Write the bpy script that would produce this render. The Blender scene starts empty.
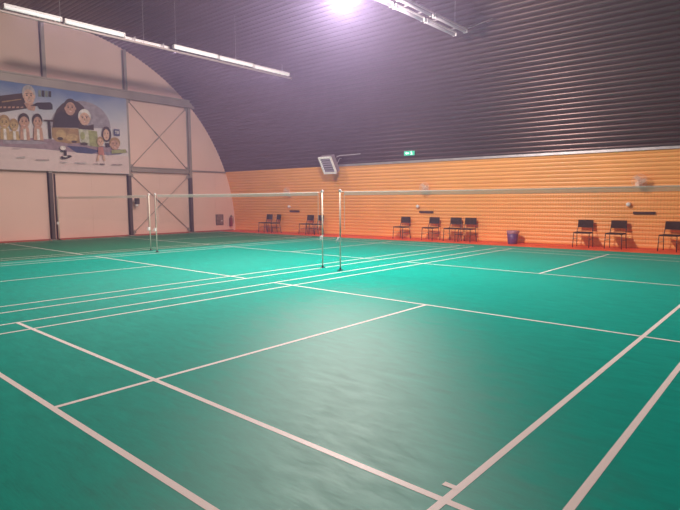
import bpy, bmesh, math, random
from mathutils import Vector, Matrix
random.seed(7)
sc = bpy.context.scene
C = sc.collection
PI = math.pi

# ------------------------------------------------------------------ camera, world, exposure
CAM = (3.7536, -8.0067, 1.3864)
YAW, PITCH, ROLL = -0.7202, -0.1016, -0.0037
cd = bpy.data.cameras.new('camera'); cam = bpy.data.objects.new('camera', cd); C.objects.link(cam)
cd.sensor_width = 36; cd.lens = 532.19/680*36; cd.clip_start = .05; cd.clip_end = 100
Fv = Vector((math.sin(YAW)*math.cos(PITCH), math.cos(YAW)*math.cos(PITCH), math.sin(PITCH)))
r0 = Vector((math.cos(YAW), -math.sin(YAW), 0)); u0 = r0.cross(Fv)
rv = math.cos(ROLL)*r0 + math.sin(ROLL)*u0; uv = -math.sin(ROLL)*r0 + math.cos(ROLL)*u0
M = Matrix((rv, uv, -Fv)).transposed().to_4x4(); M.translation = Vector(CAM)
cam.matrix_world = M
sc.camera = cam
sc.view_settings.view_transform = 'Standard'; sc.view_settings.look = 'None'
sc.view_settings.exposure = 0.0; sc.view_settings.gamma = 1.0
sc.view_settings.use_curve_mapping = False
w = bpy.data.worlds.new('world'); sc.world = w; w.use_nodes = True
w.node_tree.nodes['Background'].inputs[0].default_value = (.5, .45, .55, 1)
w.node_tree.nodes['Background'].inputs[1].default_value = 0.05

LAMP_COL = (1.0, .88, .86)
def point(name, loc, power, col=LAMP_COL, rad=.25):
    l = bpy.data.lights.new(name, 'POINT'); l.energy = power; l.color = col; l.shadow_soft_size = rad
    o = bpy.data.objects.new(name, l); o.location = loc; C.objects.link(o); return o
def area(name, loc, sx, sy, power, col=LAMP_COL, rotz=0):
    l = bpy.data.lights.new(name, 'AREA'); l.shape = 'RECTANGLE'; l.size = sx; l.size_y = sy
    l.energy = power; l.color = col
    o = bpy.data.objects.new(name, l); o.location = loc; o.rotation_euler = (0, 0, rotz); C.objects.link(o); return o
KEY = (-3.42, .30, 5.60)
point('key_light', (KEY[0], KEY[1], KEY[2]-.16), 2900, (1, .86, .84), .2)
area('left_row_light', (-10.2, .8, 5.62), .25, 8.4, 330, (1, .82, .78))

# ------------------------------------------------------------------ materials
def mat(name, col, rough=.5, metal=0, spec=.5, emit=None, es=0):
    m = bpy.data.materials.new(name); m.use_nodes = True
    b = m.node_tree.nodes['Principled BSDF']
    b.inputs['Base Color'].default_value = (*col, 1); b.inputs['Roughness'].default_value = rough
    b.inputs['Metallic'].default_value = metal; b.inputs['Specular IOR Level'].default_value = spec
    if emit:
        b.inputs['Emission Color'].default_value = (*emit, 1); b.inputs['Emission Strength'].default_value = es
    return m
def noisy(m, scale=3, amt=.25, rough=None, vec=(1, 1, 1), detail=4):
    """vary the base colour (and roughness) with a noise in object space"""
    nt = m.node_tree; b = nt.nodes['Principled BSDF']; c = list(b.inputs['Base Color'].default_value)
    tc = nt.nodes.new('ShaderNodeTexCoord'); mp = nt.nodes.new('ShaderNodeMapping'); mp.inputs['Scale'].default_value = vec
    n = nt.nodes.new('ShaderNodeTexNoise'); n.inputs['Scale'].default_value = scale; n.inputs['Detail'].default_value = detail
    r = nt.nodes.new('ShaderNodeValToRGB'); r.color_ramp.elements[0].position = .3; r.color_ramp.elements[1].position = .7
    r.color_ramp.elements[0].color = (*[x*(1-amt) for x in c[:3]], 1); r.color_ramp.elements[1].color = (*[min(1, x*(1+amt)) for x in c[:3]], 1)
    nt.links.new(tc.outputs['Object'], mp.inputs[0]); nt.links.new(mp.outputs[0], n.inputs[0]); nt.links.new(n.outputs[0], r.inputs[0]); nt.links.new(r.outputs[0], b.inputs['Base Color'])
    if rough:
        mr = nt.nodes.new('ShaderNodeMapRange'); mr.inputs[1].default_value = .3; mr.inputs[2].default_value = .7
        mr.inputs[3].default_value = rough[0]; mr.inputs[4].default_value = rough[1]
        nt.links.new(n.outputs[0], mr.inputs[0]); nt.links.new(mr.outputs[0], b.inputs['Roughness'])
    return m

def mat_floor(name, col, wear=1.0):
    m = bpy.data.materials.new(name); m.use_nodes = True; nt = m.node_tree; b = nt.nodes['Principled BSDF']
    tc = nt.nodes.new('ShaderNodeTexCoord')
    # scuffs: stretched noises at two angles
    outs = []
    for k, (ang, sx, sy, s) in enumerate(((.9, 1, 3, 3.0), (-.3, 1, 3.5, 3.6), (2.2, 1, 14, 9.0))):
        mp = nt.nodes.new('ShaderNodeMapping'); mp.inputs['Rotation'].default_value = (0, 0, ang); mp.inputs['Scale'].default_value = (sx, sy, 1); mp.inputs['Location'].default_value = (k*3.1, k*7.7, 0)
        n = nt.nodes.new('ShaderNodeTexNoise'); n.inputs['Scale'].default_value = s; n.inputs['Detail'].default_value = 6; n.inputs['Roughness'].default_value = .65; n.inputs['Distortion'].default_value = .5
        nt.links.new(tc.outputs['Object'], mp.inputs[0]); nt.links.new(mp.outputs[0], n.inputs[0]); outs.append(n.outputs[0])
    a1 = nt.nodes.new('ShaderNodeMath'); a1.operation = 'ADD'; nt.links.new(outs[0], a1.inputs[0]); nt.links.new(outs[1], a1.inputs[1])
    a2 = nt.nodes.new('ShaderNodeMath'); a2.operation = 'ADD'; nt.links.new(a1.outputs[0], a2.inputs[0]); nt.links.new(outs[2], a2.inputs[1])
    mr = nt.nodes.new('ShaderNodeMapRange'); mr.inputs[1].default_value = 1.2; mr.inputs[2].default_value = 1.85
    nt.links.new(a2.outputs[0], mr.inputs[0])
    ra = nt.nodes.new('ShaderNodeMapRange'); ra.inputs[3].default_value = FR[0]; ra.inputs[4].default_value = FR[1]
    nt.links.new(mr.outputs[0], ra.inputs[0]); nt.links.new(ra.outputs[0], b.inputs['Roughness'])
    cr = nt.nodes.new('ShaderNodeValToRGB')
    cr.color_ramp.elements[0].color = (*[x*(1+.16*wear) for x in col], 1); cr.color_ramp.elements[1].color = (*[x*(1-.16*wear) for x in col], 1)
    nt.links.new(mr.outputs[0], cr.inputs[0]); nt.links.new(cr.outputs[0], b.inputs['Base Color'])
    bp = nt.nodes.new('ShaderNodeBump'); bp.inputs['Strength'].default_value = .018; bp.inputs['Distance'].default_value = .004
    nt.links.new(a2.outputs[0], bp.inputs['Height']); nt.links.new(bp.outputs[0], b.inputs['Normal'])
    # matt vinyl: diffuse body under a softly glossy coat
    nt.nodes.remove(b)
    df = nt.nodes.new('ShaderNodeBsdfDiffuse'); gl = nt.nodes.new('ShaderNodeBsdfGlossy'); gl.distribution = 'BECKMANN'
    fn = nt.nodes.new('ShaderNodeFresnel'); fn.inputs[0].default_value = 1.5; mx = nt.nodes.new('ShaderNodeMixShader')
    gl.inputs['Color'].default_value = (1, .93, .93, 1)
    nt.links.new(cr.outputs[0], df.inputs[0]); nt.links.new(ra.outputs[0], gl.inputs['Roughness'])
    nt.links.new(bp.outputs[0], df.inputs['Normal']); nt.links.new(bp.outputs[0], gl.inputs['Normal'])
    fa = nt.nodes.new('ShaderNodeMath'); fa.operation = 'MULTIPLY_ADD'; fa.inputs[1].default_value = .06; fa.inputs[2].default_value = .046
    nt.links.new(fn.outputs[0], fa.inputs[0]); nt.links.new(fa.outputs[0], mx.inputs[0]); nt.links.new(df.outputs[0], mx.inputs[1]); nt.links.new(gl.outputs[0], mx.inputs[2])
    nt.links.new(mx.outputs[0], nt.nodes['Material Output'].inputs[0])
    return m
FR = (.48, .56)
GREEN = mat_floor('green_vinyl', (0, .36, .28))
GREEN_DARK = mat_floor('green_vinyl_dark', (.02, .20, .12))  # darker, duller green for the farthest court
LINE = mat('line_paint', (.95, .88, .84), .5)
RED = noisy(mat('red_floor', (.85, .10, .025), .55), 2, .15)
ORANGE = noisy(mat('orange_sheet', (.92, .385, .11), .42), .8, .06)
DARK = noisy(mat('dark_sheet', (.09, .05, .046), .32, .6), .6, .1)
PANEL = noisy(mat('panel_cream', (.82, .53, .47), .6), .7, .05)
STEEL = noisy(mat('grey_steel', (.34, .27, .25), .5, .2), 2, .12)
DSTEEL = mat('column_dark', (.085, .05, .05), .5)  # darker tone for the lower column lengths and the pipe
GALV = noisy(mat('galvanised', (.42, .38, .40), .4, .6), 6, .15)
WHITE = mat('white_paint', (.78, .72, .73), .4)
POSTM = noisy(mat('post_metal', (.62, .56, .46), .45, .1), 9, .1)
BLACK = noisy(mat('black_plastic', (.03, .022, .022), .5), 20, .2)
CHAIRF = mat('chair_frame', (.05, .03, .028), .4, .3)
FABRIC = noisy(mat('chair_fabric', (.045, .018, .012), .9), 60, .3)
TAPE = noisy(mat('net_tape', (.95, .80, .78), .7), 8, .06)
def cloth(m):
    nt = m.node_tree; b = nt.nodes['Principled BSDF']; out = nt.nodes['Material Output']
    tr = nt.nodes.new('ShaderNodeBsdfTranslucent'); tr.inputs[0].default_value = (.92, .86, .80, 1)
    mx = nt.nodes.new('ShaderNodeMixShader'); mx.inputs[0].default_value = .5
    nt.links.new(b.outputs[0], mx.inputs[1]); nt.links.new(tr.outputs[0], mx.inputs[2]); tp = nt.nodes.new('ShaderNodeBsdfTransparent'); m2 = nt.nodes.new('ShaderNodeMixShader'); m2.inputs[0].default_value = .35
    nt.links.new(mx.outputs[0], m2.inputs[1]); nt.links.new(tp.outputs[0], m2.inputs[2]); nt.links.new(m2.outputs[0], out.inputs[0])
cloth(TAPE)
NET = mat('net_twine', (.13, .05, .035), .8)
TUBE = mat('tube_lit', (.85, .82, .85), .3, emit=(1, .86, .86), es=.22)
TUBED = mat('tube_dim', (.50, .45, .50), .4, emit=(1, .88, .92), es=.04)

# ------------------------------------------------------------------ mesh helpers
def obj(name, bm, m, parent=None, smooth=False, loc=None):
    me = bpy.data.meshes.new(name)
    bmesh.ops.recalc_face_normals(bm, faces=bm.faces) if name not in NOFIX else None
    bm.to_mesh(me); bm.free()
    for x in (m if isinstance(m, (list, tuple)) else [m]): me.materials.append(x)
    if smooth:
        for f in me.polygons: f.use_smooth = True
    o = bpy.data.objects.new(name, me); C.objects.link(o)
    if parent: o.parent = parent
    if loc: o.location = loc
    return o
NOFIX = set()
def tag(o, label, cat, group=None):
    o['label'] = label; o['category'] = cat
    if group: o['group'] = group
    return o
def thing(name, label, cat, loc=(0, 0, 0), rotz=0, group=None):
    o = bpy.data.objects.new(name, None); C.objects.link(o); o.location = loc; o.rotation_euler = (0, 0, rotz)
    o.empty_display_size = .1
    return tag(o, label, cat, group)
def struct(name, bm, m, **k):
    o = obj(name, bm, m, **k); o['kind'] = 'structure'; return o
def box(bm, c, s, R=None, bev=0, mi=0):
    r = bmesh.ops.create_cube(bm, size=1)
    vs = r['verts']
    for v in vs: v.co = Vector((v.co.x*s[0], v.co.y*s[1], v.co.z*s[2]))
    if bev:
        es = list({e for v in vs for e in v.link_edges})
        g = bmesh.ops.bevel(bm, geom=es, offset=bev, segments=2, affect='EDGES', profile=.5)
        vs = list({v for f in g['faces'] for v in f.verts} | {v for v in vs if v.is_valid})
    for v in vs:
        q = v.co.copy()
        if R: q = R @ q
        v.co = q + Vector(c)
    if mi:
        for f in {f for v in vs for f in v.link_faces}: f.material_index = mi
    return vs
def tube(bm, pts, r, n=10, cap=True, mi=0):
    pts = [Vector(p) for p in pts]; rings = []
    rs = r if isinstance(r, (list, tuple)) else [r]*len(pts)
    up = None
    for i, p in enumerate(pts):
        d = (pts[min(i+1, len(pts)-1)] - pts[max(i-1, 0)]).normalized()
        if up is None: up = d.orthogonal().normalized()
        a = (up - d*up.dot(d)).normalized(); up = a; b = d.cross(a)
        rings.append([bm.verts.new(p + a*rs[i]*math.cos(2*PI*k/n) + b*rs[i]*math.sin(2*PI*k/n)) for k in range(n)])
    fs = []
    for i in range(len(rings)-1):
        for k in range(n):
            fs.append(bm.faces.new((rings[i][k], rings[i][(k+1) % n], rings[i+1][(k+1) % n], rings[i+1][k])))
    if cap: fs += [bm.faces.new(rings[0][::-1]), bm.faces.new(rings[-1])]
    for f in fs: f.material_index = mi
def lathe(bm, prof, n=20, c=(0, 0, 0), R=None, mi=0):
    rings = []
    for (r, z) in prof:
        ring = []
        for k in range(n):
            q = Vector((r*math.cos(2*PI*k/n), r*math.sin(2*PI*k/n), z))
            if R: q = R @ q
            ring.append(bm.verts.new(q + Vector(c)))
        rings.append(ring)
    for i in range(len(rings)-1):
        for k in range(n):
            bm.faces.new((rings[i][k], rings[i][(k+1) % n], rings[i+1][(k+1) % n], rings[i+1][k])).material_index = mi
    bm.faces.new(rings[0][::-1]).material_index = mi; bm.faces.new(rings[-1]).material_index = mi
def B(): return bmesh.new()
def quad(bm, pts, mi=0):
    f = bm.faces.new([bm.verts.new(p) for p in pts]); f.material_index = mi; return f
def fillet(pts, r, n=5):
    pts = [Vector(p) for p in pts]; out = [pts[0]]
    for i in range(1, len(pts)-1):
        a, b, c = pts[i-1], pts[i], pts[i+1]
        d1 = (a-b); d2 = (c-b); k = min(r, d1.length*.45, d2.length*.45)
        p0 = b + d1.normalized()*k; p2 = b + d2.normalized()*k
        for j in range(n+1):
            t = j/n; out.append(p0*(1-t)**2 + b*2*t*(1-t) + p2*t*t)
    out.append(pts[-1]); return out
def dup(root, loc, rotz, label, group=None):
    r = root.copy(); C.objects.link(r); r.location = loc; r.rotation_euler = (0, 0, rotz); r['label'] = label
    if group: r['group'] = group
    for ch in list(root.children):
        c = ch.copy(); C.objects.link(c); c.parent = r
        for g in ch.children:
            d = g.copy(); C.objects.link(d); d.parent = c
    return r

# ------------------------------------------------------------------ hall shell: barrel vault along X
X0, X1 = -17.0, 8.0
RY, RZ, RN = 8.0, 7.85, 9.8          # half width on the far side, height, half width on the near side
SK = .065                            # the far wall runs slightly away from the court line
def shell(x, th, off=0):
    """th = 0 floor at the far side, pi = floor at the near side; off pushes outwards"""
    a = RY + SK*(x-X0) if th < PI/2 else RN
    y, z = a*math.cos(th), RZ*math.sin(th)
    n = Vector((0, math.cos(th)/a, math.sin(th)/RZ)).normalized()
    return Vector((x, y, z)) + n*off
TH_O = math.asin(2.75/RZ)
def ribs(name, th0, th1, pitch, amp, m, sub=8):
    bm = B()
    L = (th1-th0)*RZ; n = max(2, int(round(L/pitch))*sub)
    cols = [X0 + (X1-X0)*i/4 for i in range(5)]
    rows = []
    for i in range(n+1):
        th = th0 + (th1-th0)*i/n; t = (i % sub)/sub
        o = -amp*(1-abs(2*t-1)**3)   # bulges into the room, narrow groove between ribs
        rows.append([bm.verts.new(shell(x, th, o)) for x in cols])
    for i in range(n):
        for k in range(4): bm.faces.new((rows[i][k], rows[i][k+1], rows[i+1][k+1], rows[i+1][k]))
    o = struct(name, bm, m)
    for f in o.data.polygons: f.use_smooth = True
    return o
ribs('wall_back', 0, TH_O, .122, .024, ORANGE)
ribs('ceiling', TH_O, PI-math.asin(2.0/RZ), .15, .034, DARK)
ribs('wall_front', PI-math.asin(2.0/RZ), PI, .122, .024, ORANGE)
# end walls
def endwall(name, x, t, m):
    bm = B(); pts = [shell(x, PI*i/64, .06) for i in range(65)]
    a = [bm.verts.new((x, p.y, max(p.z, -.02))) for p in pts]; b = [bm.verts.new((x+t, p.y, max(p.z, -.02))) for p in pts]
    bm.faces.new(a); bm.faces.new(b[::-1])
    for i in range(65): j = (i+1) % 65; bm.faces.new((a[i], a[j], b[j], b[i]))
    return struct(name, bm, m)
endwall('wall_left', X0-.12, .12, PANEL)
endwall('wall_right', X1, .12, PANEL)
# panel seams: narrow cover strips on the end wall
def arch_z(y): return RZ*math.sqrt(max(0, 1-(y/(RY if y > 0 else RN))**2))

# floor: green sport surface with the painted court lines, red border below
def edge_y(x): return 6.86 + .043*(x-X0)
bm = B(); box(bm, ((X0+X1)/2, -.3, -.03), (X1-X0+.2, 20.5, .05)); struct('floor_border', bm, RED).name = 'trim_1'
GX0 = -16.78
bm = B()
XS = -10.28                           # where the darker green court surface ends
def slab(x0, x1, mi):
    a = [(x0, -9.2, 0), (x1, -9.2, 0), (x1, edge_y(x1), 0), (x0, edge_y(x0), 0)]
    top = [bm.verts.new(p) for p in a]; bot = [bm.verts.new((p[0], p[1], -.006)) for p in a]
    bm.faces.new(top).material_index = mi; bm.faces.new(bot[::-1]).material_index = mi
    for i in range(4): j = (i+1) % 4; bm.faces.new((top[i], bot[i], bot[j], top[j])).material_index = mi
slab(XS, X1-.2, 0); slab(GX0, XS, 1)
LW = .042
LZ = [.0012]
def ln(x0, y0, x1, y1):
    lo = (min(x0, x1), min(y0, y1)); hi = (max(x0, x1), max(y0, y1))
    LZ[0] += .00003; z = LZ[0]
    quad(bm, [(lo[0], lo[1], z), (hi[0], lo[1], z), (hi[0], hi[1], z), (lo[0], hi[1], z)], 2)
for cx in (0, -6.8, -13.6):
    for s in (-1, 1):
        h = LW/2
        ln(cx+s*3.03-h, -6.70, cx+s*3.03+h, 6.70); ln(cx+s*2.57-h, -6.70, cx+s*2.57+h, 6.70)
        ln(cx-3.05, s*6.68-h, cx+3.05, s*6.68+h); ln(cx-3.05, s*5.93-h, cx+3.05, s*5.93+h); ln(cx-3.05, s*1.99-h, cx+3.05, s*1.99+h)
        ln(cx-h, s*1.99, cx+h, s*6.70)
ln(2.49, -5.80-.018, 2.57, -5.80+.018)
fl = struct('floor', bm, [GREEN, GREEN_DARK, LINE])

# flashing between orange and dark sheets (a light angle running right from the heater)
bm = B()
pts = [shell(x, TH_O, -.05) for x in (-10.4, -7, -3, 1, 5, X1-.05)]
for i in range(len(pts)-1):
    d = pts[i+1]-pts[i]; c = (pts[i]+pts[i+1])/2
    box(bm, c+Vector((0, 0, .03)), (d.length+.01, .05, .07), Matrix.Rotation(math.atan2(d.y, d.x), 3, 'Z'))
struct('trim_2', bm, GALV)
# low plinth on the end wall
bm = B(); box(bm, (X0+.02, 0, .02), (.04, 15.7, .04)); struct('baseboard_left', bm, mat('skirting_red', (.36, .08, .05), .6))

# ------------------------------------------------------------------ steelwork of the end wall
def ibeam(bm, p0, p1, h=.16, wd=.14, axis='z', mi=0):
    """I section: flanges parallel to the wall (normal x), web along x"""
    p0, p1 = Vector(p0), Vector(p1); d = p1-p0; L = d.length; c = (p0+p1)/2
    if axis == 'z':
        box(bm, c+Vector((-h/2, 0, 0)), (.014, wd, L), mi=mi); box(bm, c+Vector((h/2, 0, 0)), (.014, wd, L), mi=mi); box(bm, c, (h, .012, L), mi=mi)
    else:
        box(bm, c+Vector((-h/2, 0, 0)), (.014, L, wd), mi=mi); box(bm, c+Vector((h/2, 0, 0)), (.014, L, wd), mi=mi); box(bm, c, (h, L, .012), mi=mi)
XC = X0+.10
COLS = [(-.33, 'tall grey steel column on the end wall, leftmost and partly behind the mural'),
        (2.66, 'tall grey steel column on the end wall at the right edge of the mural'),
        (5.50, 'grey steel column on the end wall nearest the fire extinguisher')]
for y, lab in COLS:
    zt = arch_z(y)-.08 if y < 5 else 5.72
    t = thing('steel_column', lab, 'column', (XC, y, 0), 0, 'steel columns of the end wall')
    bm = B(); ibeam(bm, (0, 0, .02), (0, 0, 2.42), .15, .12); obj('lower_shaft', bm, DSTEEL if y > 5.4 or True else STEEL, t)
    bm = B(); ibeam(bm, (0, 0, 2.42), (0, 0, zt), .15, .12); obj('upper_shaft', bm, STEEL, t)
    bm = B(); box(bm, (0, 0, .012), (.24, .26, .024)); 
    for a in (-.08, .08):
        for b_ in (-.1, .1): lathe(bm, [(.014, .024), (.014, .05)], 6, (a, b_, 0))
    obj('base_plate', bm, STEEL, t)
XB = X0+.13
bm = B(); ybm = -4.5
box(bm, (XB+.12, (ybm+5.7)/2, 5.72), (.10, 5.7-ybm, .05)); box(bm, (XB+.12, (ybm+5.7)/2, 5.44), (.10, 5.7-ybm, .05)); box(bm, (XB+.10, (ybm+5.7)/2, 5.58), (.02, 5.7-ybm, .26))
tag(obj('steel_beam', bm, STEEL), 'long grey horizontal steel beam across the end wall above the mural', 'beam')
bm = B(); y0, y1 = 2.75, 5.42
box(bm, (XB+.02, (y0+y1)/2, 2.77), (.10, y1-y0, .035)); box(bm, (XB+.02, (y0+y1)/2, 2.61), (.10, y1-y0, .035)); box(bm, (XB, (y0+y1)/2, 2.69), (.02, y1-y0, .14))
tag(obj('steel_beam', bm, STEEL), 'short grey horizontal steel beam between the two crossed brace bays', 'beam')
bm = B(); box(bm, (X0+.04, (5.6+7.45)/2, 2.72), (.07, 1.85, .06)); box(bm, (X0+.08, (5.6+7.45)/2, 2.745), (.09, 1.85, .015))
tag(obj('steel_rail', bm, STEEL), 'thin grey rail from the right column to the orange wall', 'rail')
def brace(y0, z0, y1, z1, dx, lab):
    t = thing('brace_rod', lab, 'brace', (X0+.05+dx, y0, z0), 0, 'crossed brace rods of the end wall')
    bm = B(); tube(bm, [(0, 0, 0), (0, y1-y0, z1-z0)], .014, 8); obj('rod', bm, GALV2, t, smooth=True)
    bm = B(); v = Vector((0, y1-y0, z1-z0)); m_ = v*.42; n_ = v*.48
    tube(bm, [m_, n_], .026, 8); obj('turnbuckle', bm, STEEL, t)
    for e in (Vector((0, 0, 0)), v):
        bm = B(); box(bm, e, (.012, .13, .13), Matrix.Rotation(math.atan2(v.z, v.y), 3, 'X')); obj('gusset_plate', bm, STEEL, t)
GALV2 = mat('brace_paint', (.42, .30, .27), .5, .1)
brace(2.80, 5.38, 5.38, 2.80, 0, 'grey brace rod in the upper bay of the end wall, sloping down to the right')
brace(2.80, 2.80, 5.38, 5.38, .05, 'grey brace rod in the upper bay of the end wall, rising to the right')
brace(2.80, 2.45, 5.38, .14, 0, 'grey brace rod in the lower bay of the end wall, sloping down to the right')
brace(2.80, .14, 5.38, 2.45, .05, 'grey brace rod in the lower bay of the end wall, rising to the right')

# ------------------------------------------------------------------ mural banner on the end wall
def P(px, py, lift=0):
    """banner drawing units (127 across, ~90 down) to the wall"""
    u = px/127; v = (py-(82+16*u))/((171+3*u)-(82+16*u))
    y = -1.80+u*4.40 + .0 - .18*4*u*(1-u)*.6
    return Vector((X0+.262+lift, y, 5.42-v*2.94))
PC = {}
def pm(name, col):
    m = noisy(mat('print_'+name, col, .7), 9, .05 if name == 'ground' else .22, detail=3); PC[name] = len(PMATS); PMATS.append(m); return m
PMATS = []
sky = bpy.data.materials.new('print_sky'); sky.use_nodes = True
nt = sky.node_tree; b = nt.nodes['Principled BSDF']; b.inputs['Roughness'].default_value = .7
tc = nt.nodes.new('ShaderNodeTexCoord'); sp = nt.nodes.new('ShaderNodeSeparateXYZ'); nt.links.new(tc.outputs['Object'], sp.inputs[0])
nz = nt.nodes.new('ShaderNodeTexNoise'); nz.inputs['Scale'].default_value = 1.1; nz.inputs['Detail'].default_value = 5; nt.links.new(tc.outputs['Object'], nz.inputs[0])
ad = nt.nodes.new('ShaderNodeMath'); ad.operation = 'MULTIPLY_ADD'; ad.inputs[1].default_value = 1.1; nt.links.new(nz.outputs[0], ad.inputs[0]); nt.links.new(sp.outputs[2], ad.inputs[2])
mr = nt.nodes.new('ShaderNodeMapRange'); mr.inputs[1].default_value = 4.6; mr.inputs[2].default_value = 6.0; nt.links.new(ad.outputs[0], mr.inputs[0])
cr = nt.nodes.new('ShaderNodeValToRGB'); cr.color_ramp.elements[0].color = (.66, .55, .58, 1); cr.color_ramp.elements[1].color = (.13, .19, .40, 1)
e = cr.color_ramp.elements.new(.45); e.color = (.46, .45, .55, 1)
nt.links.new(mr.outputs[0], cr.inputs[0]); nt.links.new(cr.outputs[0], b.inputs['Base Color'])
PMATS.append(sky); PC['sky'] = 0
for n_, c_ in dict(brown=(.06, .028, .025), skin=(.50, .26, .20), skin2=(.62, .36, .28), hair=(.05, .025, .025), dark=(.03, .016, .022), white=(.72, .62, .62),
                   rock=(.36, .20, .10), gold=(.48, .30, .15), leaf=(.32, .30, .13), pale=(.50, .46, .38), purple=(.24, .19, .28), band=(.30, .19, .24), blue=(.05, .055, .15),
                   haze=(.32, .26, .32), greyg=(.22, .23, .20), ink=(.16, .10, .12), red=(.45, .16, .14), ground=(.68, .50, .51), grey=(.45, .38, .40)).items(): pm(n_, c_)
bm = B()
lift = [0]
def poly(pts, c):
    lift[0] += .0004
    f = bm.faces.new([bm.verts.new(P(x, y, .004+lift[0])) for x, y in pts]); f.material_index = PC[c]
def ell(cx, cy, rx, ry, c, rot=0, a0=0, a1=2*PI, n=20):
    pts = []
    for k in range(n+(a1-a0 < 6)):
        a = a0+(a1-a0)*k/n; x, y = rx*math.cos(a), ry*math.sin(a)
        pts.append((cx+x*math.cos(rot)-y*math.sin(rot), cy+x*math.sin(rot)+y*math.cos(rot)))
    poly(pts, c)
def face(cx, cy, rx, ry, skin='skin', hair='hair', rot=0):
    ell(cx, cy-ry*.25, rx*1.22, ry*1.05, hair, rot); ell(cx, cy+ry*.12, rx, ry*.92, skin, rot)
    for s in (-1, 1):
        ell(cx+s*rx*.4, cy-ry*.05, rx*.17, ry*.09, 'hair', n=8); ell(cx+s*rx*.4, cy-ry*.25, rx*.24, ry*.05, 'hair', n=8)
        ell(cx+s*rx*1.02, cy+ry*.1, rx*.15, ry*.2, skin, n=8)
    ell(cx, cy+ry*.2, rx*.13, ry*.16, 'rock', n=8); ell(cx, cy+ry*.55, rx*.4, ry*.1, 'red', n=10); ell(cx, cy+ry*.53, rx*.3, ry*.04, 'white', n=10)
# banner base with thickness
yl = P(-50, 80).y
xs0 = X0+.25
c8 = [(yl, 5.42), (P(127, 90).y, 5.42), (P(127, 90).y, 2.48), (yl, 2.48)]
f1 = [bm.verts.new((xs0+.012, y, z)) for y, z in c8]; f0 = [bm.verts.new((xs0-.012, y, z)) for y, z in c8]
bm.faces.new(f1).material_index = 0; bm.faces.new(f0[::-1]).material_index = 0
for i in range(4): j = (i+1) % 4; bm.faces.new((f1[i], f0[i], f0[j], f1[j])).material_index = 0
# ground and lower strip
poly([(-50, 147), (20, 149), (60, 152), (127, 156), (127, 173.8), (60, 172), (-50, 170)], 'ground')
poly([(-50, 138), (0, 138), (30, 139), (70, 141), (125, 150), (126, 152), (105, 155), (80, 153), (62, 152), (40, 150), (0, 148), (-50, 147)], 'band')
poly([(0, 141), (30, 141), (45, 144), (30, 145), (0, 145)], 'haze'); poly([(62, 146), (80, 147), (98, 151), (88, 154), (72, 153)], 'blue')
poly([(100, 152), (124, 151.5), (118, 154), (104, 155.5)], 'purple')
# mountain dome
ell(78, 128, 31, 27, 'haze', 0, PI, 2*PI, 28)
poly([(49, 128), (50, 120), (54, 110), (60, 104), (68, 100), (76, 102), (82, 107), (84, 128)], 'brown')
face(68, 108, 5.2, 7.2, 'skin', 'hair', .1)
poly([(50, 127), (52, 116), (58, 111), (64, 114), (70, 117), (76, 113), (76, 127.5)], 'dark')
face(82, 118, 5.4, 7, 'skin2', 'white')
poly([(76, 124), (80, 126), (88, 125), (91, 124), (91, 130), (75, 129)], 'brown')
poly([(48, 128), (75, 128.5), (76, 143), (66, 144), (52, 142), (48, 138)], 'rock')
ell(57, 135, 5, 5, 'gold'); ell(68, 138, 6, 4, 'gold'); ell(56, 139, 3, 1.6, 'brown'); ell(70, 142, 3, 1.3, 'brown')
poly([(75, 129), (86, 130), (86, 146), (77, 143)], 'pale'); poly([(85, 130), (94, 131), (96, 147), (86, 146)], 'leaf')
ell(80, 144, 4, 1.6, 'brown'); ell(79, 136, 2.5, 4, 'leaf')
# board, big face, dark motifs
poly([(-50, 100), (-20, 99), (0, 97.5), (21, 94.5), (25, 109.5), (0, 114), (-50, 120)], 'brown')
for k in range(9): x = -14+k*4.1; poly([(x, 108.5-.05*k), (x+2.6, 108.3-.1*k), (x+2.6, 110.2-.16*k), (x, 110.6-.16*k)], 'skin')
poly([(1, 103), (20, 100), (20, 101), (1, 104.3)], 'rock')
face(27.5, 97, 5.2, 8.4, 'skin2', 'grey', -.12)
poly([(22, 104), (34, 105), (32, 112), (26, 111)], 'skin')
for k, c_ in enumerate(('greyg', 'dark', 'greyg', 'dark')): poly([(37+k*3.3, 91+k*.3), (39.6+k*3.3, 91.2+k*.3), (39.2+k*3.3, 98), (36.6+k*3.3, 97.4)], c_)
poly([(28, 107), (35, 103.5), (48, 103), (50, 105), (50, 110), (44, 110.5), (37, 110), (35, 107)], 'dark')
# row of portraits
for x, y, sx, sy, sk, hr in ((-34, 122, 4, 6, 'skin', 'hair'), (-22, 122, 4, 6, 'skin', 'brown'), (-11, 124, 4, 6, 'gold', 'rock'), (2, 124, 4.4, 6, 'gold', 'rock'), (11, 127, 3.6, 5.5, 'gold', 'rock'),
                             (21, 123, 4.4, 6.8, 'skin', 'hair'), (34, 123, 4.0, 6.6, 'skin', 'hair')):
    poly([(x-5, 141), (x-4, y+5.5), (x+4, y+5.5), (x+5, 141.5)], 'skin' if x > 15 else 'gold' if x > -14 else 'dark')
    poly([(x-1.4, 141), (x-1.2, y+5.5), (x+1.2, y+5.5), (x+1.4, 141)], 'white')
    face(x, y, sx, sy, sk, hr)
poly([(44, 121), (46.5, 121), (47, 139.5), (44.4, 139.3)], 'dark'); poly([(40, 120.5), (50, 120.5), (50, 122.5), (40, 122)], 'brown')
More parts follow.
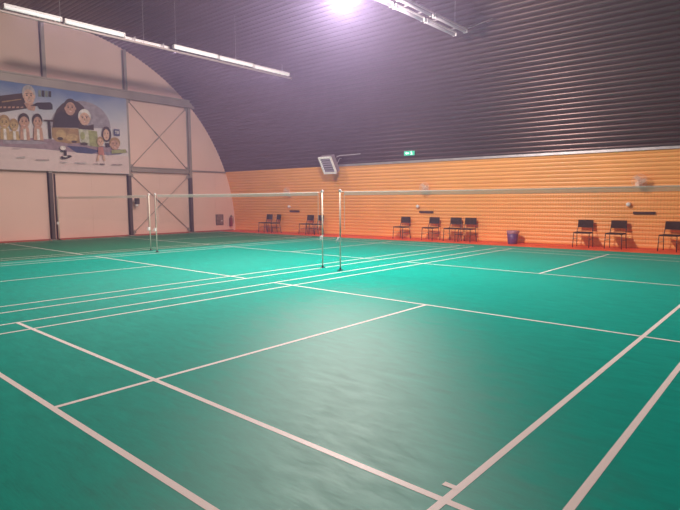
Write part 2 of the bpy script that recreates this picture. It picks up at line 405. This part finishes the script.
# right-hand group
ell(103.5, 134, 5, 7.8, 'hair'); ell(103.2, 134.6, 3.2, 5.6, 'skin2'); ell(102, 133, .6, .5, 'hair', n=8); ell(104.6, 133, .6, .5, 'hair', n=8); ell(103.3, 137.6, 1.3, .6, 'red', n=8)
poly([(101.5, 143), (106.5, 143), (106.5, 147), (102, 147)], 'dark')
face(111.8, 144, 4.8, 5.4, 'skin', 'rock'); poly([(108, 150), (123, 149), (124, 152.5), (108, 153.5)], 'leaf')
face(96.5, 142, 3.0, 4.2, 'skin2', 'rock'); poly([(94, 147), (99, 147), (100, 155), (93.5, 155)], 'red'); poly([(93, 155), (95, 155), (94, 161), (91.5, 161)], 'skin2'); poly([(98, 155), (100, 155), (101, 161), (98.6, 161)], 'skin2')
poly([(111.2, 128.8), (117.4, 129.1), (117.4, 135.6), (111.2, 135.4)], 'blue')
poly([(112.2, 130.4), (114.2, 130.5), (113.6, 133.8), (112.9, 133.8), (113.3, 131.3), (112.2, 131.2)], 'white')
poly([(114.7, 130.5), (116.5, 130.6), (116.5, 133.9), (114.7, 133.8)], 'white'); poly([(115.2, 131.1), (116, 131.1), (116, 131.8), (115.2, 131.8)], 'blue'); poly([(115.2, 132.5), (116, 132.5), (116, 133.2), (115.2, 133.2)], 'blue')
# printed marks along the bottom: a small black and white figure, short illegible lines
ell(57.5, 148.5, 3, 2.2, 'white'); poly([(55, 151), (61, 151), (61, 156), (58.6, 156.6), (58.6, 152.4), (55, 152.2)], 'dark')
poly([(55, 157), (60, 156.4), (64, 155.6), (66.6, 156.8), (64.5, 158), (60, 159.6), (55.4, 159.6)], 'dark'); ell(59.4, 157.3, 2.4, .6, 'white', n=10)
for x0, x1, y, h, c_ in ((12, 20, 158.5, 1.6, 'grey'), (30, 43, 161, .9, 'ink'), (54, 61, 163, 1.3, 'grey'), (69, 81, 163.5, 1.6, 'grey'), (88, 94, 164.2, .8, 'ink'), (94.5, 100, 164.4, 1.3, 'dark'),
                         (107, 119, 164.8, .9, 'ink'), (8, 17, 149.8, .7, 'band'), (-20, -8, 158, 1.4, 'grey')):
    n = int((x1-x0)/1.3)
    for k in range(n):
        x = x0+k*1.3; poly([(x, y-h/2), (x+.95, y-h/2), (x+.95, y+h/2), (x, y+h/2)], c_)
mural = obj('mural_banner', bm, PMATS)
tag(mural, 'large printed banner with blue sky and caricature portraits on the end wall', 'banner')

# ------------------------------------------------------------------ small things on the end wall
t = thing('fire_extinguisher', 'red fire extinguisher hanging low on the end wall by the orange wall', 'fire extinguisher', (X0+.10, 7.66, .2))
RDP = mat('extinguisher_red', (.24, .022, .03), .35)
bm = B(); lathe(bm, [(.07, 0), (.08, .02), (.08, .33), (.07, .39), (.035, .43), (.025, .45)], 18); obj('cylinder', bm, RDP, t, smooth=True)
bm = B(); lathe(bm, [(.022, .45), (.026, .50)], 10); box(bm, (.03, 0, .51), (.11, .02, .015), Matrix.Rotation(-.3, 3, 'Y')); box(bm, (.03, 0, .485), (.10, .02, .012)); obj('valve_handle', bm, BLACK, t)
bm = B(); tube(bm, fillet([(.02, 0, .47), (.05, .09, .46), (.06, .10, .25), (.05, .08, .12)], .05), .011, 8); obj('hose', bm, BLACK, t, smooth=True)
bm = B(); box(bm, (-.088, 0, .3), (.02, .06, .2)); obj('wall_bracket', bm, GALV, t)
# notice / grille panel
t = thing('notice_panel', 'small dark panel on the end wall left of the fire extinguisher', 'sign', (X0+.005, 7.07, .52))
bm = B(); box(bm, (.015, 0, 0), (.03, .42, .50), bev=.006); obj('frame', bm, mat('notice_frame', (.10, .05, .05), .6), t)
bm = B(); box(bm, (.031, 0, 0), (.004, .36, .44)); obj('print', bm, noisy(mat('notice_print', (.22, .13, .12), .6), 16, .7), t)
bm = B(); box(bm, (.034, .12, -.05), (.004, .09, .045)); obj('sticker', bm, WHITE, t)
# loudspeaker on the column
t = thing('loudspeaker', 'small black box bracketed to the column at the mural edge', 'loudspeaker', (X0+.30, 2.86, 1.36))
bm = B(); box(bm, (0, 0, .04), (.16, .15, .24), bev=.012); obj('cabinet', bm, BLACK, t)
bm = B(); lathe(bm, [(.05, 0), (.055, .008), (.02, .012)], 16, (.08, 0, .01), Matrix.Rotation(PI/2, 3, 'Y')); obj('cone', bm, mat('cone_grey', (.09, .06, .06), .6), t)
bm = B(); box(bm, (-.05, -.10, .04), (.05, .12, .04)); obj('bracket', bm, STEEL, t)
bm = B(); lathe(bm, [(.0, -.06), (.045, -.05), (.065, 0), (.05, .04), (.02, .05)], 14, (0, -.02, -.13)); tagp = obj('lower_bulb', bm, WHITE, t, smooth=True)
# downpipe beside the left column
bm = B(); tube(bm, [(X0+.05, -.15, .02), (X0+.05, -.15, 2.4)], .028, 8)
tag(obj('wall_pipe', bm, DSTEEL, smooth=True), 'thin dark vertical pipe beside the left column under the mural', 'pipe')
# light switches / vertical seams as fine cover strips on the wall panels
for k, (y, z0, z1) in enumerate(((-3.2, 0, 7.3), (1.2, 0, 2.45), (4.07, 0, 2.5), (6.9, 0, 2.5))):
    bm = B(); box(bm, (X0+.004, y, (z0+z1)/2), (.006, .02, z1-z0)); struct('trim_%d' % (k+3), bm, PANEL)

# ------------------------------------------------------------------ nets
def net_y(x): return -.05 + .022*(x+3.2) if x < -3.5 else -.05
def net_post(x, y, face_dir, lab):
    t = thing('net_post', lab, 'post', (x, y, 0), 0, 'badminton net posts')
    bm = B(); box(bm, (0, -.0, .008), (.07, .10, .012), bev=.003); lathe(bm, [(.022, .012), (.018, .05)], 12); obj('base_plate', bm, BLACK, t)
    bm = B(); tube(bm, [(0, 0, .016), (0, 0, 1.58)], .015, 12); obj('pole', bm, POSTM, t, smooth=True)
    bm = B(); lathe(bm, [(.026, -.018), (.017, 0), (.026, .018)], 12, (0, 0, 1.575), Matrix.Rotation(PI/2, 3, 'X')); lathe(bm, [(.02, 1.6), (.012, 1.612)], 10); obj('pulley', bm, WHITE, t)
    bm = B(); box(bm, (-face_dir*.0, -.035, .62), (.05, .06, .09), bev=.006); tube(bm, fillet([(0, -.06, .62), (-.03*face_dir, -.085, .62), (-.03*face_dir, -.085, .56)], .02), .007, 6); obj('winder', bm, WHITE, t)
    bm = B(); tube(bm, [(face_dir*.022, -.02, 1.56), (face_dir*.024, -.03, .66)], .004, 6); obj('tension_cord', bm, BLACK, t)
    return t
def badminton_net(xa, ya, xb, yb, lab):
    t = thing('badminton_net', lab, 'net', (0, 0, 0), 0, 'badminton nets')
    a, b_ = Vector((xa, ya, 0)), Vector((xb, yb, 0)); n = 40
    def pt(s, z): return a.lerp(b_, s) + Vector((0, 0, z + .018 - .012*4*s*(1-s)))
    bm = B()   # folded tape as a thin closed strip
    d = (b_-a).normalized(); nrm = Vector((-d.y, d.x, 0))*.006
    prof = ((1.478, 1.2), (1.51, 1.3), (1.535, 1), (1.549, .5), (1.553, 0), (1.549, -.5), (1.535, -1))   # cloth folded over the cord, back side open
    rows = [[bm.verts.new(pt(i/n, z)-nrm*s) for (z, s) in prof] for i in range(n+1)]
    for i in range(n):
        for k in range(len(prof)-1): bm.faces.new((rows[i][k], rows[i][k+1], rows[i+1][k+1], rows[i+1][k]))
    obj('top_tape', bm, TAPE, t)
    bm = B(); W = .0009
    L = (b_-a).length; nv = int(L/.038); nh = 20
    for i in range(nv+1):
        s = i/nv; e = d*W
        p0, p1 = pt(s, 1.48), pt(s, .80); quad(bm, [p0-e*.5, p0+e*.5, p1+e*.5, p1-e*.5])
    for k in range(nh):
        z = .80+.68*k/(nh-1); h = Vector((0, 0, W*.5))
        for i in range(10):
            p0, p1 = pt(i/10, z), pt((i+1)/10, z); quad(bm, [p0-h, p1-h, p1+h, p0+h])
    obj('mesh', bm, NET, t)
    for s in (0, 1):
        bm = B(); tube(bm, [pt(s, 1.5), pt(s, .80)], .005, 6); obj('side_cord', bm, TAPE, t)
    # cord from the tape to the posts
    bm = B(); tube(bm, [pt(0, 1.54), pt(0, 1.555)-d*.088], .004, 6); obj('head_cord', bm, TAPE, t)
    bm = B(); tube(bm, [pt(1, 1.54), pt(1, 1.555)+d*.088], .004, 6); obj('head_cord', bm, TAPE, t)
    return t
PX = [(-3.22, -.05), (3.22, -.05), (-3.78, .03), (-9.62, -.38), (-10.20, -.24), (-16.62, -.22)]
net_post(*PX[0], 1, 'thin metal net post holding the left end of the nearest net')
net_post(*PX[1], -1, 'thin metal net post holding the right end of the nearest net')
net_post(*PX[2], -1, 'thin metal net post at the right end of the middle net')
net_post(*PX[3], 1, 'thin metal net post at the left end of the middle net')
net_post(*PX[4], -1, 'thin metal net post at the right end of the farthest net')
net_post(*PX[5], 1, 'thin metal net post by the end wall at the far end of the farthest net')
def netb(i, j, lab):
    (xa, ya), (xb, yb) = PX[i], PX[j]; v = Vector((xb-xa, yb-ya, 0)).normalized()*.11
    badminton_net(xa+v.x, ya+v.y, xb-v.x, yb-v.y, lab)
netb(0, 1, 'badminton net with white top tape across the nearest court')
netb(3, 2, 'badminton net with white top tape across the middle court')
netb(5, 4, 'badminton net on the farthest court in front of the end wall')

# ------------------------------------------------------------------ chairs along the orange wall
def make_chair(lab):
    t = thing('stacking_chair', lab, 'chair', (0, 0, 0), 0, 'dark chairs along the orange wall')
    bm = B(); vs = box(bm, (0, -.02, .452), (.44, .42, .035), bev=.014)
    obj('seat', bm, FABRIC, t)
    bm = B()   # slightly curved backrest
    n = 8; rows = []
    for i in range(n+1):
        u = -1+2*i/n; x = .205*u; y = .215+.03*(1-u*u)
        rows.append([bm.verts.new((x, y+dy+dz*.12, .60+dz)) for dy, dz in ((-.013, 0), (.013, 0), (.016, .12), (.013, .235), (-.013, .235), (-.018, .12))])
    for i in range(n):
        for k in range(6): bm.faces.new((rows[i][k], rows[i][(k+1) % 6], rows[i+1][(k+1) % 6], rows[i+1][k]))
    bm.faces.new(rows[0]); bm.faces.new(rows[-1][::-1]); obj('backrest', bm, FABRIC, t)
    for s in (-1, 1):
        bm = B(); tube(bm, [(s*.215, -.20, .445), (s*.225, -.225, .0)], .0115, 8); obj('leg', bm, CHAIRF, t, smooth=True)
        bm = B(); tube(bm, [(s*.215, .17, .445), (s*.225, .235, .0)], .0115, 8); obj('leg', bm, CHAIRF, t, smooth=True)
        bm = B(); tube(bm, fillet([(s*.215, -.21, .436), (s*.215, .17, .436), (s*.205, .225, .62), (s*.20, .25, .82)], .05), .0115, 8); obj('back_frame', bm, CHAIRF, t, smooth=True)
        bm = B(); tube(bm, [(s*.221, -.21, .25), (s*.221, .20, .25)], .008, 6); obj('stretcher', bm, CHAIRF, t, smooth=True)
    for y in (-.19, .16):
        bm = B(); tube(bm, [(-.215, y, .436), (.215, y, .436)], .010, 6); obj('seat_crossbar', bm, CHAIRF, t, smooth=True)
    return t
def wall_y(x, z=0): return (RY+SK*(x-X0))*math.sqrt(1-(z/RZ)**2)
CH = [(-1.21, -.46, .05, 'dark chair right of the purple bin, leftmost of the right-hand three'),
      (-.34, -.46, -.05, 'dark chair in the middle of the right-hand three along the orange wall'),
      (1.00, -.50, -.12, 'dark chair cut by the right edge of the photo'),
      (-7.42, -.46, -.08, 'dark chair standing alone, leftmost of the middle four'),
      (-6.24, -.46, -.05, 'dark chair second from left of the middle four, below the white fan'),
      (-5.40, -.46, .0, 'dark chair third from left of the middle four, beside the last one'),
      (-4.86, -.46, .0, 'dark chair nearest the purple bin, rightmost of the middle four'),
      (-14.46, -.46, -.12, 'dark chair nearest the fire extinguisher, leftmost of all'),
      (-13.92, -.46, -.35, 'dark chair turned sideways, right one of the far left pair'),
      (-12.04, -.46, -.1, 'dark chair just left of the net post of the middle net'),
      (-11.50, -.46, -.25, 'dark chair seen right behind the net post of the middle net')]
first = None
for x, dy, rz, lab in CH:
    loc = (x, wall_y(x)+dy, -.005)
    if first is None:
        first = make_chair(lab); first.location = loc; first.rotation_euler = (0, 0, rz); first.scale = (1, 1, .955)
    else: dup(first, loc, rz, lab)

# bin
t = thing('waste_bin', 'purple waste bin with a pale liner standing by the orange wall', 'bin', (-3.30, wall_y(-3.3)-.48, -.005))
PUR = noisy(mat('bin_purple', (.14, .06, .20), .45), 6, .1)
bm = B(); lathe(bm, [(.135, 0), (.145, .01), (.185, .40), (.175, .40), (.13, .02)], 22); obj('body', bm, PUR, t, smooth=True)
bm = B(); n = 22; rows = []
for k in range(n):
    a = 2*PI*k/n; w_ = .01*math.sin(5*a)
    rows.append([bm.verts.new(((r_)*math.cos(a), (r_)*math.sin(a), z)) for r_, z in ((.187+w_, .33+w_), (.20+w_, .41), (.19, .425), (.165, .40), (.15, .25))])
for k in range(n):
    for i in range(4): bm.faces.new((rows[k][i], rows[k][i+1], rows[(k+1) % n][i+1], rows[(k+1) % n][i]))
obj('liner', bm, mat('bin_liner', (.42, .20, .26), .4), t, smooth=True)

# ------------------------------------------------------------------ fans, sensors and coat rails on the orange wall
def wall_normal_tilt(x, z):
    return math.atan2(z/RZ**2, wall_y(x, z)/(RY+SK*(x-X0))**2)
FAN = [(.18, 1.90, 'right-hand white wire wall fan above the right-hand chairs'), (-6.50, 1.83, 'middle white wire wall fan above the middle four chairs'), (-13.15, 1.78, 'farthest white wire wall fan above the far left chairs')]
WIRE = mat('fan_wire', (.80, .56, .46), .4)
def make_fan(lab):
    t = thing('wall_fan', lab, 'fan', (0, 0, 0), 0, 'white fans on the orange wall')
    bm = B(); box(bm, (0, -.03, -.12), (.10, .06, .18), bev=.01); tube(bm, [(0, -.05, -.12), (0, -.14, -.02)], .018, 8); obj('wall_bracket', bm, WIRE, t)
    bm = B(); lathe(bm, [(.03, -.06), (.055, -.04), (.06, .04), (.04, .07)], 14, (0, -.15, 0), Matrix.Rotation(PI/2, 3, 'X')); obj('motor', bm, WIRE, t, smooth=True)
    bm = B()
    for k in range(3):
        R_ = Matrix.Rotation(2*PI*k/3, 3, 'Y')
        f = [R_ @ Vector(q) + Vector((0, -.24, 0)) for q in ((.02, -.01, .02), (.15, -.02, .08), (.16, .0, -.03), (.09, .012, -.06), (.02, .01, -.02))]
        a = [bm.verts.new(q) for q in f]; b_ = [bm.verts.new(q+Vector((0, .004, 0))) for q in f]
        bm.faces.new(a); bm.faces.new(b_[::-1])
        for i in range(5): j = (i+1) % 5; bm.faces.new((a[i], a[j], b_[j], b_[i]))
    obj('blades', bm, mat('fan_blade', (.75, .46, .34), .4), t)
    bm = B()
    for yy, s in ((-.30, 1), (-.19, -1)):
        for k in range(28):
            a = 2*PI*k/28; c_, s_ = math.cos(a), math.sin(a)
            tube(bm, [(.03*c_, yy, .03*s_), (.13*c_, yy+.01*s, .13*s_), (.19*c_, -.245, .19*s_)], .0022, 4, cap=False)
    for r_, yy in ((.19, -.245), (.03, -.30), (.10, -.296)):
        tube(bm, [(r_*math.cos(2*PI*k/32), yy, r_*math.sin(2*PI*k/32)) for k in range(33)], .004, 5, cap=False)
    obj('guard', bm, WIRE, t)
    return t
ff = None
for x, z, lab in FAN:
    loc = (x, wall_y(x, z)-.02, z)
    if ff is None: ff = make_fan(lab); ff.location = loc; ff.rotation_euler = (0, 0, .065)
    else: dup(ff, loc, .065, lab)
SB = [(-.12, 1.25, 'small white ball lamp under the right-hand wall fan'), (-6.94, 1.17, 'small white ball lamp under the middle wall fan'), (-13.30, 1.14, 'small white ball lamp on the far left stretch of orange wall')]
fs = None
for x, z, lab in SB:
    loc = (x, wall_y(x, z)-.015, z)
    if fs is None:
        fs = thing('wall_lamp', lab, 'lamp', loc, .065, 'white ball lamps on the orange wall')
        bm = B(); box(bm, (0, -.015, 0), (.08, .03, .08), bev=.006); obj('mount', bm, WHITE, fs)
        bm = B(); bmesh.ops.create_uvsphere(bm, u_segments=16, v_segments=10, radius=.065, matrix=Matrix.Translation((0, -.08, 0))); obj('globe', bm, WHITE, fs, smooth=True)
    else: dup(fs, loc, .065, lab)
RL = [(.27, .99, .56, 'dark coat rail to the right above the right-hand chairs'), (-6.63, .95, .50, 'dark coat rail above the middle four chairs'), (-13.05, .92, .55, 'dark coat rail above the far left pair of chairs')]
fr = None
for x, z, L, lab in RL:
    loc = (x, wall_y(x, z)-.018, z+.02)
    if fr is None:
        fr = thing('coat_rail', lab, 'coat rail', loc, .065, 'dark rails on the orange wall')
        bm = B(); box(bm, (0, -.03, 0), (L, .04, .075), bev=.006); obj('board', bm, mat('rail_wood', (.07, .022, .012), .6), fr)
        for k in range(4):
            bm = B(); tube(bm, fillet([(-.2+k*.133, -.05, .01), (-.2+k*.133, -.085, .0), (-.2+k*.133, -.085, .03)], .015), .006, 6); obj('hook', bm, BLACK, fr)
    else: dup(fr, loc, .065, lab)

# ------------------------------------------------------------------ unit heater on brackets
hx = -10.27; hz = 2.74; hy = 7.27
t = thing('unit_heater', 'white framed louvred heater tilted down from the top of the orange wall', 'heater', (hx, hy, hz))
R_ = Matrix.Rotation(.52, 3, 'X')   # face looks out and down
W_, H_, D_ = .66, .72, .22
bm = B(); box(bm, R_ @ Vector((0, D_/2+.02, 0)), (W_-.04, D_, H_-.04), R_, bev=.01); obj('casing', bm, mat('heater_case', (.22, .17, .20), .5), t)
bm = B()
for s in (-1, 1):
    box(bm, R_ @ Vector((s*(W_/2-.035), 0, 0)), (.07, .06, H_), R_, bev=.006); box(bm, R_ @ Vector((0, 0, s*(H_/2-.035))), (W_, .055, .07), R_, bev=.006)
obj('front_frame', bm, mat('heater_frame', (.95, .90, .92), .35), t)
bm = B()
for k in range(6):
    z = -.24+k*.096; box(bm, R_ @ Vector((0, 0, z)), (W_-.14, .05, .012), R_ @ Matrix.Rotation(.6, 3, 'X'))
obj('louvres', bm, mat('louvre_grey', (.30, .25, .33), .5), t)
bm = B()
for s in (-1, 1):
    tube(bm, fillet([(s*.25, .30, .10), (s*.25, .42, .28), (s*.25, .60, .30)], .05), .016, 8)
obj('bracket', bm, GALV, t)
bm = B(); tube(bm, fillet([(.34, .12, .30), (.44, .2, .36), (1.0, .42, .385), (1.25, .46, .395)], .05), .018, 8)
tag(obj('supply_pipe', bm, GALV, smooth=True, loc=(hx, hy, hz)), 'short thin pipe running right from the top of the heater', 'pipe')

# exit sign
ex = (-6.93, wall_y(-6.93, 3.05)-.09, 3.04)
t = thing('exit_sign', 'lit green emergency exit sign above the orange wall', 'exit sign', ex, .065)
bm = B(); box(bm, (0, 0, 0), (.40, .06, .15), bev=.006); obj('housing', bm, mat('exit_green', (.02, .35, .22), .4, emit=(.03, .55, .35), es=.8), t)
bm = B()
def fl_(pts, y=-.034):
    a = [bm.verts.new((x, y, z)) for x, z in pts]; b_ = [bm.verts.new((x, y+.004, z)) for x, z in pts]; bm.faces.new(a); bm.faces.new(b_[::-1])
    for i in range(len(a)): j = (i+1) % len(a); bm.faces.new((a[i], a[j], b_[j], b_[i]))
fl_([(-.15, 0), (-.08, .05), (-.08, .022), (.0, .022), (.0, -.022), (-.08, -.022), (-.08, -.05)])
fl_([(.07, .02), (.10, .035), (.12, .01), (.15, .0), (.145, -.012), (.115, -.005), (.12, -.03), (.15, -.06), (.135, -.065), (.10, -.035), (.07, -.06), (.06, -.05), (.09, -.02), (.09, .01), (.065, .0)])
fl_([(.095+.016*math.cos(a*PI/4), .055+.016*math.sin(a*PI/4)) for a in range(8)])
obj('symbols', bm, mat('exit_white', (.8, .9, .85), .4, emit=(.75, 1, .9), es=.9), t)
bm = B(); box(bm, (0, .06, .02), (.06, .10, .04)); obj('wall_mount', bm, GALV, t)

# ------------------------------------------------------------------ suspended light rows
def batten(x, y0, y1, z, m, lab, row, tilt=0):
    t = thing('fluorescent_batten', lab, 'light', (x, (y0+y1)/2, z), 0, row)
    L = y1-y0-.02
    bm = B(); box(bm, (0, 0, .035), (.10, L, .04), bev=.005); obj('housing', bm, WHITE, t)
    bm = B(); lathe(bm, [(.038, -L/2+.03), (.042, -L/2+.04), (.042, L/2-.04), (.038, L/2-.03)], 14, (0, 0, -.015), Matrix.Rotation(-PI/2, 3, 'X')); obj('diffuser', bm, m, t, smooth=True)
    for s in (-1, 1):
        bm = B(); box(bm, (0, s*(L/2-.01), .0), (.105, .03, .10), bev=.004); obj('end_cap', bm, WHITE, t)
    return t
R1 = [(-10.14, -3.62, -2.36, 'first from the left'), (-10.17, -2.30, -.76, 'second from the left'), (-10.44, -.66, .70, 'third from the left, on the lower rail'),
      (-10.11, .64, 2.16, 'fourth from the left'), (-10.14, 2.22, 3.56, 'fifth from the left'), (-10.18, 3.62, 5.20, 'last one at the right end')]
for x, a, b_, s in R1: batten(x, a, b_, 5.77, TUBE, 'white tube light in the left row, '+s, 'tube lights of the left row')
bm = B(); box(bm, (-10.30, .25, 5.70), (.05, 10.4, .05)); 
tag(obj('lighting_rail', bm, STEEL), 'thin grey rail carrying the long left row of tube lights', 'rail')
rl = C.objects[-1]
for x, a, b_, s in R1:
    for y in (a+.25, b_-.25):
        bm = B(); box(bm, ((x-10.30)/2, y, 5.832), (abs(x+10.30)+.04, .03, .012)); box(bm, (-10.30, y, 5.78), (.02, .03, .11)); obj('bracket', bm, GALV, rl)
for y in (-.15, .85, 3.0, -2.33, 5.0):
    bm = B(); zt = arch_z(y)-.02; tube(bm, [(-10.30, y, 5.73), (-10.30, y, zt-.02)], .006, 6)
    tag(obj('suspension_wire', bm, GALV), 'thin wire hanging the left light row from the ceiling', 'wire', 'wires of the left light row')
R2 = [(-3.25, .66, 1.85, 'farthest left'), (-3.25, 1.92, 3.32, 'middle one'), (-3.25, 3.40, 4.98, 'right end')]
for x, a, b_, s in R2: batten(x, a, b_, 5.77, TUBED, 'pale tube light in the upper line of the right row, '+s, 'tube lights of the right row, upper line')
R3 = [(-3.60, .78, 2.18, 'farthest left'), (-3.60, 2.26, 3.48, 'middle one'), (-3.60, 3.58, 5.04, 'right end')]
for x, a, b_, s in R3: batten(x, a, b_, 5.77, TUBED, 'pale tube light in the lower line of the right row, '+s, 'tube lights of the right row, lower line')
bm = B(); box(bm, (-3.42, 2.0, 5.86), (.07, 6.2, .05))
for y in (.9, 1.7, 2.6, 3.2, 3.9, 4.8): box(bm, (-3.42, y, 5.838), (.42, .03, .014))
tag(obj('lighting_rail', bm, GALV), 'grey tray carrying the right pair of light rows', 'rail')
for y in (.6, 2.6, 4.7):
    bm = B(); x = -3.42; zt = RZ*math.sqrt(1-(y/(RY+SK*(x-X0)))**2); tube(bm, [(x, y, 5.85), (x, y, zt-.03)], .006, 6)
    tag(obj('suspension_wire', bm, GALV), 'thin wire hanging the right light rows from the ceiling', 'wire', 'wires of the right light rows')
bm = B(); tube(bm, [(-3.3, 5.05, 5.84), (-3.2, 5.2, 5.92), (-2.72, 5.42, 6.08)], .014, 6)
tag(obj('power_conduit', bm, GALV, smooth=True), 'thin conduit from the right light rows up to the ceiling', 'conduit')

# main lamp at the top of the picture
t = thing('high_bay_lamp', 'bright hanging lamp at the top edge of the picture', 'lamp', KEY)
bm = B(); lathe(bm, [(.04, .19), (.08, .18), (.10, .13), (.23, .02), (.24, 0), (.225, .0), (.09, .11), (.0, .12)], 24); obj('reflector', bm, GALV, t, smooth=True)
bm = B(); lathe(bm, [(.0, -.02), (.08, -.03), (.10, .03), (.06, .08), (.0, .10)], 18); obj('bulb', bm, mat('lamp_glow', (1, 1, 1), .3, emit=(1, .9, .95), es=25), t, smooth=True)
bm = B(); zt = RZ*math.sqrt(1-(KEY[1]/(RY+SK*(KEY[0]-X0)))**2); tube(bm, [(0, 0, .185), (0, 0, 5.833-KEY[2])], .008, 6); obj('suspension_rod', bm, GALV, t)

# thin haze volume added for the lens glow around the lamp
HAZE = 0.0085
hm = bpy.data.materials.new('glow_haze'); hm.use_nodes = True; nt = hm.node_tree
nt.nodes.remove(nt.nodes['Principled BSDF']); vs = nt.nodes.new('ShaderNodeVolumeScatter')
vs.inputs['Color'].default_value = (.68, .58, 1, 1); vs.inputs['Density'].default_value = HAZE; vs.inputs['Anisotropy'].default_value = .55
nt.links.new(vs.outputs[0], nt.nodes['Material Output'].inputs['Volume'])
bm = B(); box(bm, (-4.5, -.3, 3.95), (25.4, 20.8, 7.95))
hz_ = obj('glow_haze', bm, hm); hz_['kind'] = 'stuff'; hz_['label'] = 'thin purple haze added in the hall air for the lamp glow'; hz_['category'] = 'haze'
